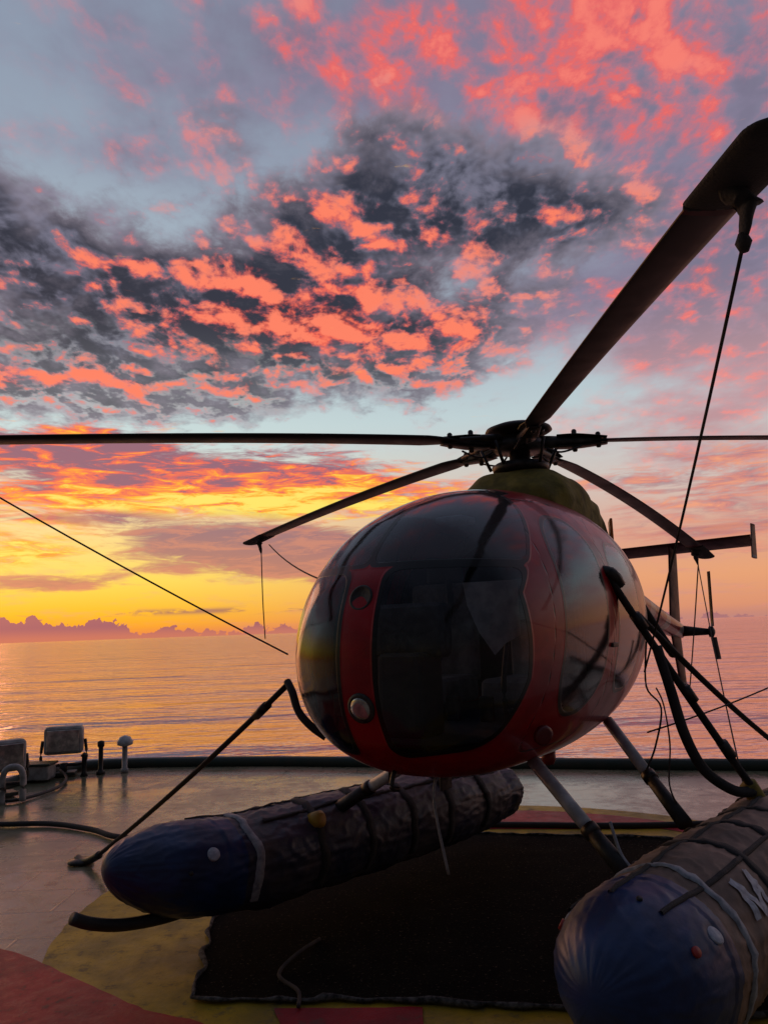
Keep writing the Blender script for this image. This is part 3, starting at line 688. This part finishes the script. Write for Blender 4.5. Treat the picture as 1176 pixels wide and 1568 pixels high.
tube('webbing_b',sag((1.62,5.3,2.0),(2.0,5.6,1.5),.02),.04,m_strap,sup3,flat=(1,.6),subdiv=2)
rp=empty('rotor_tie_rope'); tube('line',sag((-2.48,4.08,2.79),(-.57,4.5,1.63),.02),.0055,m_rope,rp,n=6,subdiv=1)
rp=empty('rotor_tie_rope.001'); tb=tips['b']; tube('line',sag(tb,(1.50,4.72,1.45),.03),.0055,m_rope,rp,n=6,subdiv=1)
lathe('thimble',[(.012,-.025),(.022,0),(.012,.025)],tb,m_strap,rp,n=12)
rp=empty('rotor_tie_rope.002'); te=tips['e']; tube('line',[te,te+Vector((.01,0,-.5)),te+Vector((.03,0,-.9))],.006,m_rope,rp,n=6); tube('line_b',sag(te+Vector((.1,-.1,.08)),(-.35,4.9,2.05),.05),.006,m_rope,rp,n=6,subdiv=1)
rp=empty('rotor_tie_rope.003'); td=tips['d']; tube('line',sag(td,(3.2,8.6,1.0),.02),.007,m_rope,rp,n=6,subdiv=1); tube('line_b',sag(td,(2.1,4.9,.7),.1),.005,m_rope,rp,n=6,subdiv=1)
tg=empty('rope_bundle')
tube('rope_a',[(1.60,4.95,1.62),(1.57,4.93,1.35),(1.64,4.9,1.22),(1.58,4.88,1.0),(1.50,4.85,.86)],.006,m_strap,tg,n=6)
tube('rope_b',[(1.62,4.9,1.34),(1.64,4.85,1.24),(1.64,4.8,1.02),(1.60,4.75,.80),(1.64,4.72,.66)],.005,m_rope,tg,n=6)
tube('rope_cross',sag((1.45,4.6,1.12),(3.4,5.9,1.50),.04),.005,m_strap,tg,n=6,subdiv=1)
# ---------------------------------------------------------------- deck equipment
def flood(nm,loc,rz,sc=1):
    e_=empty(nm,loc,rz)
    box('housing',(0,0,.42*sc),(.46*sc,.20*sc,.34*sc),m_housing,e_,bev=.06)
    box('glass',(0,-.105*sc,.42*sc),(.38*sc,.02,.26*sc),m_lens,e_,bev=.02)
    tube('yoke',[(-.25*sc,0,.42*sc),(-.25*sc,0,.14*sc),(0,0,.12*sc),(.25*sc,0,.14*sc),(.25*sc,0,.42*sc)],.02,m_metal,e_)
    tube('post',[(0,0,0),(0,0,.14*sc)],.05,m_metal,e_)
    box('foot',(0,0,.02),(.3*sc,.24*sc,.04),m_green,e_)
flood('deck_floodlight',(-4.32,10.65,.02),.25,1.05); flood('deck_floodlight.001',(-4.50,9.35,.02),.7,1.05)
bx=empty('junction_box',(-4.25,10.0,0)); box('body',(-.25,.3,.12),(.36,.25,.18),m_housing,bx,bev=.03); box('lid',(-.25,.3,.22),(.40,.29,.03),m_green,bx)
mv=empty('mushroom_vent',(-3.55,10.75,0)); lathe('stem',[(.05,0),(.05,.05),(.035,.06),(.035,.36)],(0,0,0),m_housing,mv,n=20); lathe('cap',[(.04,.34),(.10,.36),(.105,.40),(.07,.46),(.01,.48)],(0,0,0),m_white,mv,n=24)
bl=empty('deck_post',(-3.85,10.7,0)); lathe('stem',[(.06,0),(.05,.04),(.03,.06),(.03,.34),(.045,.36),(.045,.42),(.01,.43)],(0,0,0),m_metal,bl,n=16); lathe('stem_b',[(.05,0),(.03,.04),(.03,.24),(.05,.26),(.01,.3)],(-.18,-.1,0),m_metal,bl,n=16)
pb=empty('vent_pipe',(-4.2,8.95,0)); tube('pipe',[(-.1,0,0),(-.1,0,.28),(-.05,.02,.38),(.05,.05,.38),(.1,.06,.28),(.1,.06,.02)],.035,m_housing,pb)
tube('deck_cable',[(-4.6,9.2,.03),(-4.2,9.0,.03),(-4.0,9.6,.03),(-4.1,10.2,.04),(-4.3,10.5,.1)],.018,m_black)
